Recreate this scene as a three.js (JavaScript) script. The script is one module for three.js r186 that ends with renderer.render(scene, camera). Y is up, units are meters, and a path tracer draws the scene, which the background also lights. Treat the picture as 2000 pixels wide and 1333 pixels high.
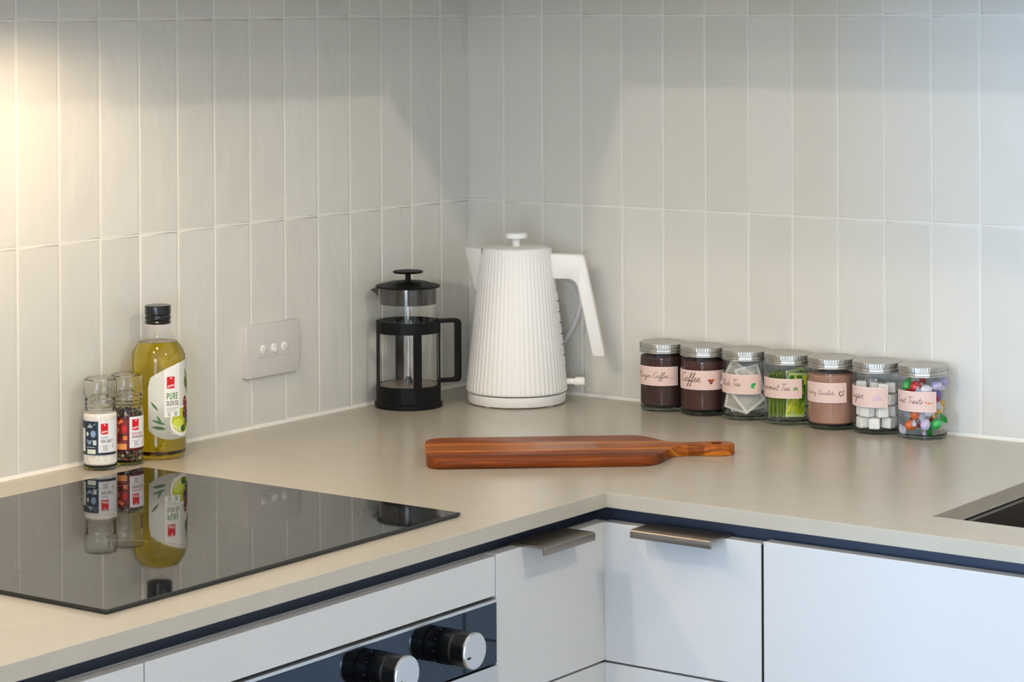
import * as THREE from 'three';
import { RoundedBoxGeometry } from 'three/addons/geometries/RoundedBoxGeometry.js';
import { mergeGeometries, toCreasedNormals } from 'three/addons/utils/BufferGeometryUtils.js';
import { ImprovedNoise } from 'three/addons/math/ImprovedNoise.js';
import { RectAreaLightUniformsLib } from 'three/addons/lights/RectAreaLightUniformsLib.js';

// ───────────── camera, sky, lights, exposure ─────────────
// The room corner is the origin, the worktop surface is y = 0; the cooktop wall is x = 0, the kettle wall is z = 0.
const scene = new THREE.Scene();
const camera = new THREE.PerspectiveCamera(2 * Math.atan(666.5 / 4894.8) * 180 / Math.PI, 2000 / 1333, 0.05, 60);
camera.position.set(2.47645, 0.6215, 3.29302);
camera.quaternion.setFromRotationMatrix(new THREE.Matrix4().makeBasis(
  new THREE.Vector3(0.809653, -0.004806, -0.586889), new THREE.Vector3(-0.001706, 0.999943, -0.010542), new THREE.Vector3(0.586906, 0.009536, 0.809599)));
camera.setViewOffset(2000, 1333, 0, 607.73, 2000, 1333);   // shift lens, verticals stay upright
scene.add(camera);
const renderer = new THREE.WebGLRenderer({ antialias: true });
renderer.toneMapping = THREE.LinearToneMapping;
renderer.toneMappingExposure = 0.96;
renderer.shadowMap.enabled = true;
scene.background = new THREE.Color().setRGB(1.1, 1.5, 2.0);
RectAreaLightUniformsLib.init();
const SKY_BLUE = new THREE.Color().setRGB(0.33, 0.61, 1.0), SKY_PALE = new THREE.Color().setRGB(0.76, 0.88, 1.0), WARM = new THREE.Color().setRGB(1.0, 0.75, 0.48), SOFT = new THREE.Color().setRGB(1.0, 0.85, 0.66);
const WINDOWS = [{ x0: 0.29, x1: 0.75, y0: -0.5, y1: 1.25, z: 5.6, power: 66, sky: SKY_BLUE }, { x0: 2.5, x1: 3.9, y0: -0.86, y1: 1.25, z: 5.6, power: 8.5, sky: SKY_PALE }];
for (const w of WINDOWS) {   // daylight entering through each window opening
  const l = new THREE.RectAreaLight(w.sky, w.power, w.x1 - w.x0, w.y1 - w.y0);
  l.position.set((w.x0 + w.x1) / 2, (w.y0 + w.y1) / 2, w.z - 0.03); l.lookAt(l.position.x, l.position.y, 0); scene.add(l);
}
const DOWNLIGHTS = [[0.6, 2.4, 2.6], [2.25, 1.1, 2.9], [3.6, 3.6, 2.5]];
const HOOD_LAMPS = [[0.26, 1.06, 0.48], [0.26, 1.29, 0.62]];

// ───────────── helpers ─────────────
let seed = 7;
const rnd = () => { seed = (seed * 1664525 + 1013904223) >>> 0; return seed / 4294967296; };
const rr = (a, b) => a + (b - a) * rnd();
const noise = new ImprovedNoise();
const fbm = (x, y, z = 0, o = 4) => { let s = 0, a = 0.5; for (let i = 0; i < o; i++) { s += a * noise.noise(x, y, z + i * 7.3); x *= 2; y *= 2; a *= 0.5; } return s; };
const V3 = (x, y, z) => new THREE.Vector3(x, y, z);
const lin = (r, g, b) => new THREE.Color().setRGB(r, g, b);
const used = new Map();
const numbered = (n) => { const k = used.get(n) || 0; used.set(n, k + 1); return k ? n + '_' + String(k).padStart(3, '0') : n; };
function mat(o) { const { c, ...r } = o; const m = new THREE.MeshPhysicalMaterial(r); if (c) m.color.copy(Array.isArray(c) ? lin(...c) : new THREE.Color(c)); return m; }
function mesh(name, geo, m, parent) { const o = new THREE.Mesh(geo, m); o.name = name; o.castShadow = o.receiveShadow = true; if (parent) parent.add(o); return o; }
function group(name, parent, x = 0, y = 0, z = 0, turn = 0) { const g = new THREE.Group(); g.name = name; g.position.set(x, y, z); g.rotation.y = turn; parent.add(g); return g; }
function thing(name, label, category, x = 0, y = 0, z = 0, turn = 0, grp) {
  const g = group(numbered(name), scene, x, y, z, turn); g.userData = { label, category }; if (grp) g.userData.group = grp; return g;
}
function solo(name, label, category, geo, m, grp) { const o = mesh(numbered(name), geo, m, scene); o.userData = { label, category }; if (grp) o.userData.group = grp; return o; }
function structure(name, geo, m, label, category) { const o = geo ? mesh(name, geo, m, scene) : group(name, scene); o.userData = { kind: 'structure', label, category }; return o; }
const at = (geo, x, y, z) => geo.translate(x, y, z);
const box = (x0, x1, y0, y1, z0, z1) => at(new THREE.BoxGeometry(x1 - x0, y1 - y0, z1 - z0), (x0 + x1) / 2, (y0 + y1) / 2, (z0 + z1) / 2);
const rbox = (x0, x1, y0, y1, z0, z1, r = 0.0015, s = 2) => at(new RoundedBoxGeometry(x1 - x0, y1 - y0, z1 - z0, s, r), (x0 + x1) / 2, (y0 + y1) / 2, (z0 + z1) / 2);
const lathe = (pts, n = 64) => new THREE.LatheGeometry(pts.map(([r, y]) => new THREE.Vector2(Math.max(r, 0), y)), n);
const creased = (g, a = 0.6) => toCreasedNormals(g, a);
const cyl = (r, h, n = 32, r2 = r) => new THREE.CylinderGeometry(r2, r, h, n);
function tube(pts, r, n = 40, m = 10) { return new THREE.TubeGeometry(new THREE.CatmullRomCurve3(pts.map((p) => V3(...p))), n, r, m); }
function metreUV(geo) {   // uv in metres by the dominant axis of each face's normal
  const g = geo.index ? geo.toNonIndexed() : geo, p = g.attributes.position, n = g.attributes.normal, uv = new Float32Array(p.count * 2);
  for (let i = 0; i < p.count; i++) {
    const ax = Math.abs(n.getX(i)), ay = Math.abs(n.getY(i)), az = Math.abs(n.getZ(i));
    const [u, v] = ay >= ax && ay >= az ? [p.getX(i), p.getZ(i)] : ax >= az ? [p.getZ(i), p.getY(i)] : [p.getX(i), p.getY(i)];
    uv[2 * i] = u; uv[2 * i + 1] = v;
  }
  g.setAttribute('uv', new THREE.BufferAttribute(uv, 2));
  return g;
}
function dataTex(w, h, f, srgb, repeat) {
  const d = new Uint8Array(w * h * 4);
  for (let y = 0; y < h; y++) for (let x = 0; x < w; x++) { const c = f(x / w, y / h); const i = 4 * (y * w + x); for (let k = 0; k < 3; k++) d[i + k] = Math.max(0, Math.min(255, Math.round(255 * (c.length ? c[k] : c)))); d[i + 3] = 255; }
  const t = new THREE.DataTexture(d, w, h); t.magFilter = THREE.LinearFilter; t.minFilter = THREE.LinearFilter; t.wrapS = t.wrapT = THREE.RepeatWrapping;
  if (srgb) t.colorSpace = THREE.SRGBColorSpace; if (repeat) t.repeat.set(...repeat); t.needsUpdate = true; return t;
}
function canvasTex(w, h, draw) {
  const c = document.createElement('canvas'); c.width = w; c.height = h; draw(c.getContext('2d'), w, h);
  const t = new THREE.CanvasTexture(c); t.colorSpace = THREE.SRGBColorSpace; t.magFilter = THREE.LinearFilter; return t;
}
const D = Math.PI / 180;
// a sheet wrapped round a cylinder; angle 0 faces local +z, positive angles turn towards local +x; lo/hi give its lower and upper edge
function wrap(r, a0, a1, lo, hi, n = 48, m = 6) {
  const pos = [], uv = [], idx = [];
  const f = (e, s) => (typeof e === 'function' ? e(s) : e);
  let y0 = 1e9, y1 = -1e9; for (let i = 0; i <= n; i++) { y0 = Math.min(y0, f(lo, i / n)); y1 = Math.max(y1, f(hi, i / n)); }
  for (let i = 0; i <= n; i++) for (let j = 0; j <= m; j++) {
    const s = i / n, a = (a0 + (a1 - a0) * s) * D, y = f(lo, s) + (f(hi, s) - f(lo, s)) * j / m;
    pos.push(r * Math.sin(a), y, r * Math.cos(a)); uv.push(s, (y - y0) / (y1 - y0));
  }
  for (let i = 0; i < n; i++) for (let j = 0; j < m; j++) { const k = i * (m + 1) + j; idx.push(k, k + m + 1, k + 1, k + 1, k + m + 1, k + m + 2); }
  const g = new THREE.BufferGeometry(); g.setAttribute('position', new THREE.Float32BufferAttribute(pos, 3)); g.setAttribute('uv', new THREE.Float32BufferAttribute(uv, 2)); g.setIndex(idx); g.computeVertexNormals(); return g;
}

// ───────────── materials ─────────────
const waveTex = dataTex(512, 512, (u, v) => 0.5 + 0.8 * fbm(u * 9, v * 5, 1, 3) * Math.min(1, 12 * Math.min(u, 1 - u, v, 1 - v)), false, [2.2, 2.2]);
const stoneTex = dataTex(1024, 1024, (u, v) => {
  const n = 0.018 * fbm(u * 8, v * 8, 3, 3), k = Math.sin(u * 91733.1 + v * 47113.7) * 43758.5453, h = k - Math.floor(k);
  const s = h > 0.994 ? -0.11 : h > 0.985 ? 0.06 : (h - 0.5) * 0.03;
  return [0.705 + n + s, 0.677 + n + s, 0.622 + n + s];
}, true, [3.3, 3.3]);
const M = {
  grout: mat({ c: '#e6e4dd', roughness: 0.85 }),
  tiles: [0, 1, 2, 3].map((i) => mat({ c: ['#dad9d2', '#d7d6cf', '#dcdbd5', '#d8d7d1'][i], roughness: 0.32, bumpMap: waveTex, bumpScale: 0.0025 })),
  silicone: mat({ c: '#eceae4', roughness: 0.45 }),
  paint: mat({ c: '#dddbd6', roughness: 0.9 }),
  ceiling: mat({ c: '#e8e6e2', roughness: 0.95 }),
  floor: mat({ c: '#8d7a64', roughness: 0.5 }),
  stone: mat({ c: '#ffffff', map: stoneTex, roughness: 0.23 }),
  door: mat({ c: '#c8c8c8', roughness: 0.3 }),
  carcass: mat({ c: '#d0d0ce', roughness: 0.5 }),
  rail: mat({ c: [0.028, 0.035, 0.058], roughness: 0.5 }),
  strip: mat({ c: '#eeeeee', roughness: 0.4 }),
  gap: mat({ c: [0.02, 0.02, 0.022], roughness: 0.8 }),
  bronze: mat({ c: [0.30, 0.265, 0.23], roughness: 0.36, metalness: 1 }),
  steel: mat({ c: [0.62, 0.62, 0.62], roughness: 0.28, metalness: 1 }),
  sinkSteel: mat({ c: [0.26, 0.23, 0.20], roughness: 0.35, metalness: 1 }),
  lidMetal: mat({ c: [0.53, 0.52, 0.49], roughness: 0.37, metalness: 1 }),
  glassBlack: mat({ c: [0.006, 0.006, 0.007], roughness: 0.03, ior: 1.6 }),
  ovenGlass: mat({ c: [0.003, 0.003, 0.004], roughness: 0.04, ior: 1.75, specularColor: lin(0.42, 0.66, 1.0) }),
  cookEdge: mat({ c: [0.02, 0.018, 0.02], roughness: 0.3 }),
  ring: mat({ c: [0.09, 0.09, 0.09], roughness: 0.3 }),
  blackPlastic: mat({ c: [0.006, 0.006, 0.0065], roughness: 0.45, specularIntensity: 0.32 }),
  blackGloss: mat({ c: [0.008, 0.008, 0.009], roughness: 0.2 }),
  whitePlastic: mat({ c: '#efeee9', roughness: 0.38 }),
  kettle: mat({ c: '#efefee', roughness: 0.42 }),
  cord: mat({ c: '#c9c9ce', roughness: 0.5 }),
  plate: mat({ c: '#d2cfcb', roughness: 0.4 }),
  glass: mat({ c: '#ffffff', transmission: 1, thickness: 0, roughness: 0.0, ior: 1.45 }),
  clearPlastic: mat({ c: [0.97, 0.97, 0.95], transmission: 1, thickness: 0.002, roughness: 0.05, ior: 1.42 }),
  dialPrint: mat({ c: [0.10, 0.11, 0.12], roughness: 0.5 }),
  knob: mat({ c: [0.004, 0.004, 0.004], roughness: 0.3, specularIntensity: 0.5 }),
  lipGlass: mat({ c: [0.42, 0.42, 0.40], transmission: 1, thickness: 0, roughness: 0.02, ior: 1.6 }),
  smoke: mat({ c: [0.16, 0.15, 0.14], transmission: 0.75, thickness: 0, roughness: 0.1 }),
  thickGlass: mat({ c: '#ffffff', transmission: 1, thickness: 0.01, roughness: 0.0, ior: 1.5, attenuationColor: lin(0.6, 0.75, 0.70), attenuationDistance: 0.05 }),
  oil: mat({ c: '#ffffff', transmission: 1, thickness: 0.05, roughness: 0.0, ior: 1.36, attenuationColor: lin(0.90, 0.74, 0.04), attenuationDistance: 0.05 }),
};

// ───────────── the room ─────────────
const FLOOR = -0.9, CEIL = 1.56, X1 = 5.0, Z1 = 5.6;
structure('floor', box(-0.15, X1 + 0.15, FLOOR - 0.1, FLOOR, -0.15, Z1 + 0.15), M.floor, 'brown floor of the kitchen', 'floor');
structure('ceiling', box(-0.15, X1 + 0.15, CEIL, CEIL + 0.1, -0.15, Z1 + 0.15), M.ceiling, 'white ceiling above the kitchen', 'ceiling');
const wallLeft = structure('wall_left', null, null, 'pale grey tiled wall behind the cooktop', 'wall');
mesh('plaster', box(-0.15, -0.008, FLOOR, CEIL, -0.15, Z1 + 0.15), M.paint, wallLeft);
const wallRight = structure('wall_right', null, null, 'pale grey tiled wall behind the kettle and jars', 'wall');
mesh('plaster', box(-0.008, X1 + 0.15, FLOOR, CEIL, -0.15, -0.008), M.paint, wallRight);
structure('wall_side', box(X1, X1 + 0.15, FLOOR, CEIL, -0.008, Z1), M.paint, 'plain painted wall across the room', 'wall');
const wallBack = structure('wall_back', null, null, 'painted wall with two windows', 'wall');
{
  const xs = [-0.008, WINDOWS[0].x0, WINDOWS[0].x1, WINDOWS[1].x0, WINDOWS[1].x1, X1 + 0.15], plaster = (a, b, c, d) => mesh('plaster', box(a, b, c, d, Z1, Z1 + 0.15), M.paint, wallBack);
  for (const k of [0, 2, 4]) plaster(xs[k], xs[k + 1], FLOOR, CEIL);
  for (const w of WINDOWS) { plaster(w.x0, w.x1, FLOOR, w.y0); plaster(w.x0, w.x1, w.y1, CEIL); }
}
WINDOWS.forEach(({ x0, x1, y0, y1, z }, n) => { // daylight comes in here
  const w = structure('window_' + (n + 1), null, null, n ? 'wide window with dark frame' : 'narrow tall window with dark frame', 'window'), t = 0.04;
  for (const b of [[x0, x1, y0, y0 + t], [x0, x1, y1 - t, y1], [x0, x0 + t, y0 + t, y1 - t], [x1 - t, x1, y0 + t, y1 - t]]) mesh('window_frame', box(b[0], b[1], b[2], b[3], z + 0.04, z + 0.1), M.blackPlastic, w);
  mesh('pane', box(x0 + t, x1 - t, y0 + t, y1 - t, z + 0.066, z + 0.072), M.glass, w);
});
// tiles: 75 x 300 mm stacked, each its own slab with softened edges
const TW = 0.07664, TH = 0.3015, JOINT = 0.0024, TT = 0.0075;
function tileGeo(w, h, u0) {   // local x across, y up, z out of the wall; the face lies at z = 0
  const rings = [[0, -TT], [0, -0.0012], [0.0006, -0.0004], [0.0016, -0.0001], [0.0032, 0]], pos = [], uv = [], idx = [];
  for (const [i, z] of rings) for (const [sx, sy] of [[0, 0], [1, 0], [1, 1], [0, 1]]) {
    const x = sx ? w - i : i, y = sy ? h - i : i; pos.push(x, y, z); uv.push(u0 + x, y);
  }
  for (let k = 0; k < rings.length - 1; k++) for (let e = 0; e < 4; e++) { const a = 4 * k + e, b = 4 * k + (e + 1) % 4; idx.push(a, b, b + 4, a, b + 4, a + 4); }
  const l = 4 * (rings.length - 1); idx.push(l, l + 1, l + 2, l, l + 2, l + 3);
  const g = new THREE.BufferGeometry(); g.setAttribute('position', new THREE.Float32BufferAttribute(pos, 3)); g.setAttribute('uv', new THREE.Float32BufferAttribute(uv, 2)); g.setIndex(idx); g.computeVertexNormals(); return g;
}
const tileVariants = [0, 1, 2, 3, 4, 5].map((i) => tileGeo(TW - JOINT, TH - JOINT, i * 0.137));
function tileRun(wall, first, count, place) {
  const cutGeo = tileGeo(first - JOINT / 2 - 0.0008, TH - JOINT, 0.31);
  for (let row = 0; row < 3; row++) for (let n = 0; n < count; n++) {
    const t = mesh('tile', n ? tileVariants[Math.floor(rnd() * 6)] : cutGeo, M.tiles[Math.floor(rnd() * 4)], wall);
    const s = n ? first + (n - 1) * TW + JOINT / 2 : 0.0008;
    place(t, s, n ? TW - JOINT : first - JOINT / 2 - 0.0008, 0.0038 + row * TH);
    t.rotateX(rr(-0.0012, 0.0012)); t.rotateY(rr(-0.004, 0.004));
  }
}
tileRun(wallLeft, 0.07566, 34, (t, s, w, y) => { t.position.set(0, y, s + w); t.rotation.y = Math.PI / 2; });
tileRun(wallRight, 0.07224, 40, (t, s, w, y) => { t.position.set(s, y, 0); });
mesh('grout', box(-0.008, -0.0009, -0.02, 0.92, -0.008, 2.597), M.grout, wallLeft);
mesh('grout', box(-0.0009, 3.06, -0.02, 0.92, -0.008, -0.0009), M.grout, wallRight);
const bead = (len) => { const s = new THREE.Shape(); s.moveTo(0, 0); s.lineTo(0.0042, 0); s.quadraticCurveTo(0.0012, 0.0012, 0, 0.0046); s.lineTo(0, 0); return new THREE.ExtrudeGeometry(s, { depth: len, bevelEnabled: false, curveSegments: 5 }); };
{
  const a = structure('trim_1', bead(2.59), M.silicone, 'white silicone bead between cooktop wall and worktop', 'sealant');
  const b = structure('trim_2', bead(3.0), M.silicone, 'white silicone bead between kettle wall and worktop', 'sealant');
  b.rotation.y = -Math.PI / 2; b.position.set(3.0, 0, 0); b.scale.z = 1;
}
{ const b = scene.getObjectByName('trim_2'); b.rotation.y = Math.PI / 2; b.scale.x = -1; b.position.set(0, 0, 0); }

// ───────────── worktop ─────────────
const EX = 0.697, EZ = 0.638, THK = 0.0195, SINK = { x0: 1.105, x1: 1.62, z0: 0.12, z1: 0.538 };
{
  const s = new THREE.Shape(); const P = [[0.001, 0.001], [3.05, 0.001], [3.05, EZ], [EX, EZ], [EX, 2.594], [0.001, 2.594]];
  s.moveTo(P[0][0], -P[0][1]); P.slice(1).forEach(([x, z]) => s.lineTo(x, -z)); s.closePath();
  const h = new THREE.Path(); const Q = [[SINK.x0, SINK.z0], [SINK.x0, SINK.z1], [SINK.x1, SINK.z1], [SINK.x1, SINK.z0]];
  h.moveTo(Q[0][0], -Q[0][1]); Q.slice(1).forEach(([x, z]) => h.lineTo(x, -z)); h.closePath(); s.holes.push(h);
  const b = 0.0009, g = new THREE.ExtrudeGeometry(s, { depth: THK - 2 * b, bevelEnabled: true, bevelThickness: b, bevelSize: b, bevelOffset: -b, bevelSegments: 2 });
  g.translate(0, 0, b); g.rotateX(-Math.PI / 2); g.translate(0, -THK, 0);
  solo('worktop', 'L-shaped beige speckled stone worktop', 'worktop', metreUV(g), M.stone);
}
{ // sink bowl under the cut-out
  const t = thing('sink', 'stainless steel undermount sink let into the worktop', 'sink', 0, 0, 0);
  const { x0, x1, z0, z1 } = SINK, y0 = -0.0215, o = -0.0048, d = 0.2;
  const r = []; for (const b of [[x0 - 0.03, x0 - o + 0.0015, z0 - 0.02, z1 + 0.02], [x1 + o - 0.0015, x1 + 0.03, z0 - 0.02, z1 + 0.02], [x0 - o, x1 + o, z0 - 0.02, z0 - o + 0.0015], [x0 - o, x1 + o, z1 + o - 0.0015, z1 + 0.02]]) r.push(box(b[0], b[1], y0 - 0.0015, y0, b[2], b[3]));
  mesh('rim', mergeGeometries(r), M.steel, t);
  const w = []; for (const b of [[x0 - o, x0 - o + 0.0015, z0 - o, z1 + o], [x1 + o - 0.0015, x1 + o, z0 - o, z1 + o], [x0 - o, x1 + o, z0 - o, z0 - o + 0.0015], [x0 - o, x1 + o, z1 + o - 0.0015, z1 + o]]) w.push(box(b[0], b[1], y0 - d, y0 - 0.0015, b[2], b[3]));
  w.push(box(x0 - o, x1 + o, y0 - d - 0.0015, y0 - d, z0 - o, z1 + o));
  mesh('bowl', mergeGeometries(w), M.sinkSteel, t);
  mesh('drain', at(cyl(0.045, 0.004), (x0 + x1) / 2, y0 - d + 0.002, (z0 + z1) / 2), M.steel, t);
}

// ───────────── cabinets under the worktop ─────────────
const FX = 0.690, FZ = 0.633, TOP = -0.0395, SEAM = -0.2187, DT = 0.018, KICK = -0.75;
const front = (side, a, b, y0, y1) => (side === 'x' ? rbox(FX - DT, FX, y0, y1, a, b, 0.0012) : rbox(a, b, y0, y1, FZ - DT, FZ, 0.0012));   // side x faces +x, side z faces +z
function lipHandle(side, a, b, parent) {   // folded metal lip pull on the top edge of a front
  const s = new THREE.Shape(); const y = TOP + 0.0008;
  s.moveTo(-DT, y); s.lineTo(-DT, y + 0.0022); s.lineTo(0.031, y + 0.0022); s.quadraticCurveTo(0.0345, y + 0.0022, 0.0345, y - 0.0012); s.lineTo(0.0345, y - 0.0065); s.quadraticCurveTo(0.0345, y - 0.0078, 0.0328, y - 0.0078); s.quadraticCurveTo(0.0315, y - 0.0078, 0.0315, y - 0.0065); s.lineTo(0.0315, y - 0.0015); s.quadraticCurveTo(0.0315, y, 0.0295, y); s.closePath();
  const g = new THREE.ExtrudeGeometry(s, { depth: b - a - 0.001, bevelEnabled: true, bevelSize: 0.0004, bevelThickness: 0.0005, bevelSegments: 1, curveSegments: 6 });
  const o = mesh('handle', creased(g, 0.5), M.bronze, parent);
  if (side === 'x') { o.position.set(FX, 0, b - 0.0005); o.rotation.y = 0; o.position.z = a + 0.0005; } else { o.rotation.y = -Math.PI / 2; o.position.set(b - 0.0005, 0, FZ); }
  return o;
}
{
  const c = thing('corner_cabinet', 'white corner base cabinet with two lip-handled doors meeting at right angles', 'cabinet');
  mesh('carcass', mergeGeometries([box(0.02, 0.668, KICK, -0.045, 0.02, 0.866), box(0.668, 0.921, KICK, -0.045, 0.02, 0.611)]), M.carcass, c);
  const d1 = mesh('door', front('x', FZ + 0.0001, 0.8665, SEAM + 0.0013, TOP), M.door, c); lipHandle('x', 0.704, 0.814, d1);
  const d2 = mesh('door', front('z', FX - 0.003, 0.9212, SEAM + 0.0013, TOP), M.door, c); lipHandle('z', 0.752, 0.870, d2); mesh('edge_seal', box(0.9213, 0.9222, SEAM + 0.002, TOP - 0.0015, FZ - DT + 0.001, FZ - 0.0012), M.gap, d2);
  mesh('drawer_front', front('x', FZ + 0.0001, 0.8665, KICK, SEAM - 0.0013), M.door, c);
  mesh('drawer_front', front('z', FX - 0.003, 0.9212, KICK, SEAM - 0.0013), M.door, c);
}
{
  const c = thing('sink_cabinet', 'plain white base cabinet front under the sink', 'cabinet');
  mesh('carcass', mergeGeometries([box(0.927, 1.53, KICK, -0.26, 0.02, 0.611), box(0.927, 0.943, -0.26, -0.045, 0.02, 0.611), box(0.927, 1.53, -0.26, -0.045, 0.585, 0.611)]), M.carcass, c);
  mesh('door', front('z', 0.9245, 1.53, KICK, TOP + 0.003), M.door, c);
  const e = thing('base_cabinet', 'white base cabinet beyond the sink on the kettle wall', 'cabinet');
  mesh('carcass', box(1.66, 3.04, KICK, -0.045, 0.02, 0.611), M.carcass, e);
  for (let k = 0; k < 3; k++) mesh('door', front('z', 1.5335 + k * 0.503, 1.5335 + k * 0.503 + 0.5, KICK, TOP + 0.003), M.door, e);
}
{
  const c = thing('oven_cabinet', 'white oven housing with a narrow filler panel above the oven', 'cabinet');
  mesh('top_rail', box(0.02, 0.668, -0.088, -0.045, 0.8685, 1.4655), M.carcass, c);
  mesh('bottom_shelf', box(0.02, 0.66, KICK, -0.69, 0.8685, 1.4655), M.carcass, c);
  mesh('filler_panel', front('x', 0.8683, 1.4657, -0.0890, TOP - 0.0012), M.door, c);
  mesh('lower_panel', front('x', 0.8683, 1.4657, KICK, -0.695), M.door, c);
  const e = thing('base_cabinet', 'white base cabinet beside the oven away from the corner', 'cabinet');
  mesh('carcass', box(0.02, 0.668, KICK, -0.045, 1.468, 2.59), M.carcass, e);
  for (const [a, b] of [[1.4675, 2.027], [2.030, 2.59]]) mesh('door', front('x', a, b, KICK, TOP - 0.0012), M.door, e);
  const p = thing('pantry_cabinet', 'tall white pantry cabinet closing the oven run', 'cabinet');
  mesh('carcass', box(0.002, 0.668, FLOOR, 1.35, 2.6, 3.2), M.carcass, p);
  for (const [a, b] of [[2.601, 2.8985], [2.9015, 3.199]]) mesh('door', rbox(0.669, 0.70, KICK, 1.35, a, b, 0.0012), M.door, p);
}
solo('recessed_rail', 'dark recessed rail under the worktop edge above the oven', 'rail', box(0.635, 0.6605, -0.0445, -THK - 0.0005, 0.6085, 2.594), M.rail);
solo('recessed_rail', 'dark blue-grey recessed rail under the worktop edge on the sink side', 'rail', box(0.635, 3.04, -0.0445, -THK - 0.0005, 0.583, 0.6085), M.rail);
solo('edge_strip', 'thin pale strip below the dark rail above the oven', 'strip', box(0.6606, 0.6630, -0.0449, -0.0434, 0.6111, 2.594), M.strip);
solo('edge_strip', 'thin pale strip below the dark rail on the sink side', 'strip', box(0.6606, 3.04, -0.0449, -0.0434, 0.6086, 0.6110), M.strip);
solo('kickboard', 'dark kickboard below the oven run', 'kickboard', box(0.60, 0.616, FLOOR, KICK, 0.56, 2.594), M.gap);
solo('kickboard', 'dark kickboard below the sink run', 'kickboard', box(0.617, 3.04, FLOOR, KICK, 0.55, 0.566), M.gap);

// ───────────── oven ─────────────
{
  const o = thing('oven', 'built-in oven with dark glass control panel and two round knobs', 'oven');
  const z0 = 0.8705, z1 = 1.4635, yt = -0.0915, yb = -0.1690, xf = 0.6935;
  mesh('oven_body', box(0.06, 0.672, -0.685, -0.093, z0 + 0.01, z1 - 0.01), M.gap, o);
  mesh('control_panel', rbox(0.674, xf, yb, yt - 0.0042, z0, z1, 0.0008), M.ovenGlass, o);
  mesh('trim', rbox(0.674, xf + 0.0006, yt - 0.004, yt, z0, z1, 0.0005), M.steel, o);
  const d = mesh('oven_door', rbox(0.674, xf + 0.001, -0.68, yb - 0.002, z0, z1, 0.001), M.steel, o);
  mesh('door_window', rbox(xf + 0.0012, xf + 0.003, -0.60, -0.29, z0 + 0.06, z1 - 0.06, 0.0008), M.ovenGlass, d);
  mesh('door_handle', mergeGeometries([cyl(0.008, z1 - z0 - 0.08, 20).rotateX(Math.PI / 2).translate(xf + 0.05, -0.235, (z0 + z1) / 2), box(xf + 0.001, xf + 0.048, -0.241, -0.229, z0 + 0.08, z0 + 0.092), box(xf + 0.001, xf + 0.048, -0.241, -0.229, z1 - 0.092, z1 - 0.08)].map((g) => g.toNonIndexed())), M.steel, d);
  for (const z of [0.9690, 1.0955, 1.365]) {
    const k = group('knob', o, xf, -0.1280, z);
    mesh('knob_body', creased(lathe([[0, 0.0002], [0.0205, 0.0002], [0.0212, 0.002], [0.0206, 0.0165], [0.0190, 0.0185], [0.0190, 0.0205], [0.0208, 0.0215], [0.0212, 0.0375], [0, 0.0375]], 48).rotateZ(-Math.PI / 2), 0.5), M.knob, k);
    mesh('knob_face', creased(lathe([[0, 0.0376], [0.0214, 0.0376], [0.0216, 0.0400], [0.0206, 0.0415], [0, 0.0418]], 48).rotateZ(-Math.PI / 2), 0.35), M.steel, k);
    mesh('indicator', at(rbox(-0.0003, 0.0004, -0.0013, 0.0013, -0.0028, 0.0028, 0.0003), 0.0419, -0.0060, 0.0125), M.gap, k);
    const ticks = []; for (let i = 0; i < 11; i++) { const a = (-150 + i * 30) * D; ticks.push(new THREE.BoxGeometry(0.0003, 0.0024, 0.0007).rotateX(a).translate(0.0002, 0.0262 * Math.cos(a), 0.0262 * Math.sin(a))); }
    mesh('dial_marks', mergeGeometries(ticks), M.dialPrint, k).userData = { kind: 'stuff' };
  }
}

// ───────────── cooktop ─────────────
{
  const c = thing('cooktop', 'black glass cooktop set on the worktop', 'cooktop');
  mesh('glass', rbox(0.1035, 0.6365, 0.0012, 0.0052, 0.8660, 1.4670, 0.0012), M.glassBlack, c);
  mesh('base_frame', box(0.1060, 0.6340, 0.0002, 0.0014, 0.8685, 1.4645), M.cookEdge, c);
  for (const [x, z, r] of [[0.256, 1.010, 0.090], [0.230, 1.300, 0.090], [0.469, 0.994, 0.090], [0.475, 1.300, 0.105]])
    mesh('cooking_zone', new THREE.RingGeometry(r - 0.0006, r + 0.0006, 96).rotateX(-Math.PI / 2).translate(x, 0.00526, z), M.ring, c);
}

// ───────────── overhead cabinets, range hood, downlights (above the frame) ─────────────
const OB = 0.642;
function overhead(label, b, doors) {
  const c = thing('overhead_cabinet', label, 'cabinet'); mesh('carcass', box(...b), M.carcass, c); doors.forEach((d) => mesh('door', rbox(...d, 0.001), M.door, c));
}
overhead('white overhead cabinet between the corner and the range hood', [0.002, 0.33, OB, 1.35, 0.352, 0.866], [[0.331, 0.349, OB, 1.35, 0.353, 0.608], [0.331, 0.349, OB, 1.35, 0.611, 0.866]]);
overhead('white overhead cabinet on the far side of the range hood', [0.002, 0.33, OB, 1.35, 1.468, 2.59], [[0.331, 0.349, OB, 1.35, 1.468, 2.0275], [0.331, 0.349, OB, 1.35, 2.0305, 2.59]]);
overhead('white overhead cabinet above the jars', [0.002, 2.0, OB, 1.35, 0.002, 0.33], [[0.352, 0.90, OB, 1.35, 0.331, 0.349], [0.903, 1.45, OB, 1.35, 0.331, 0.349], [1.453, 2.0, OB, 1.35, 0.331, 0.349]]);
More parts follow.
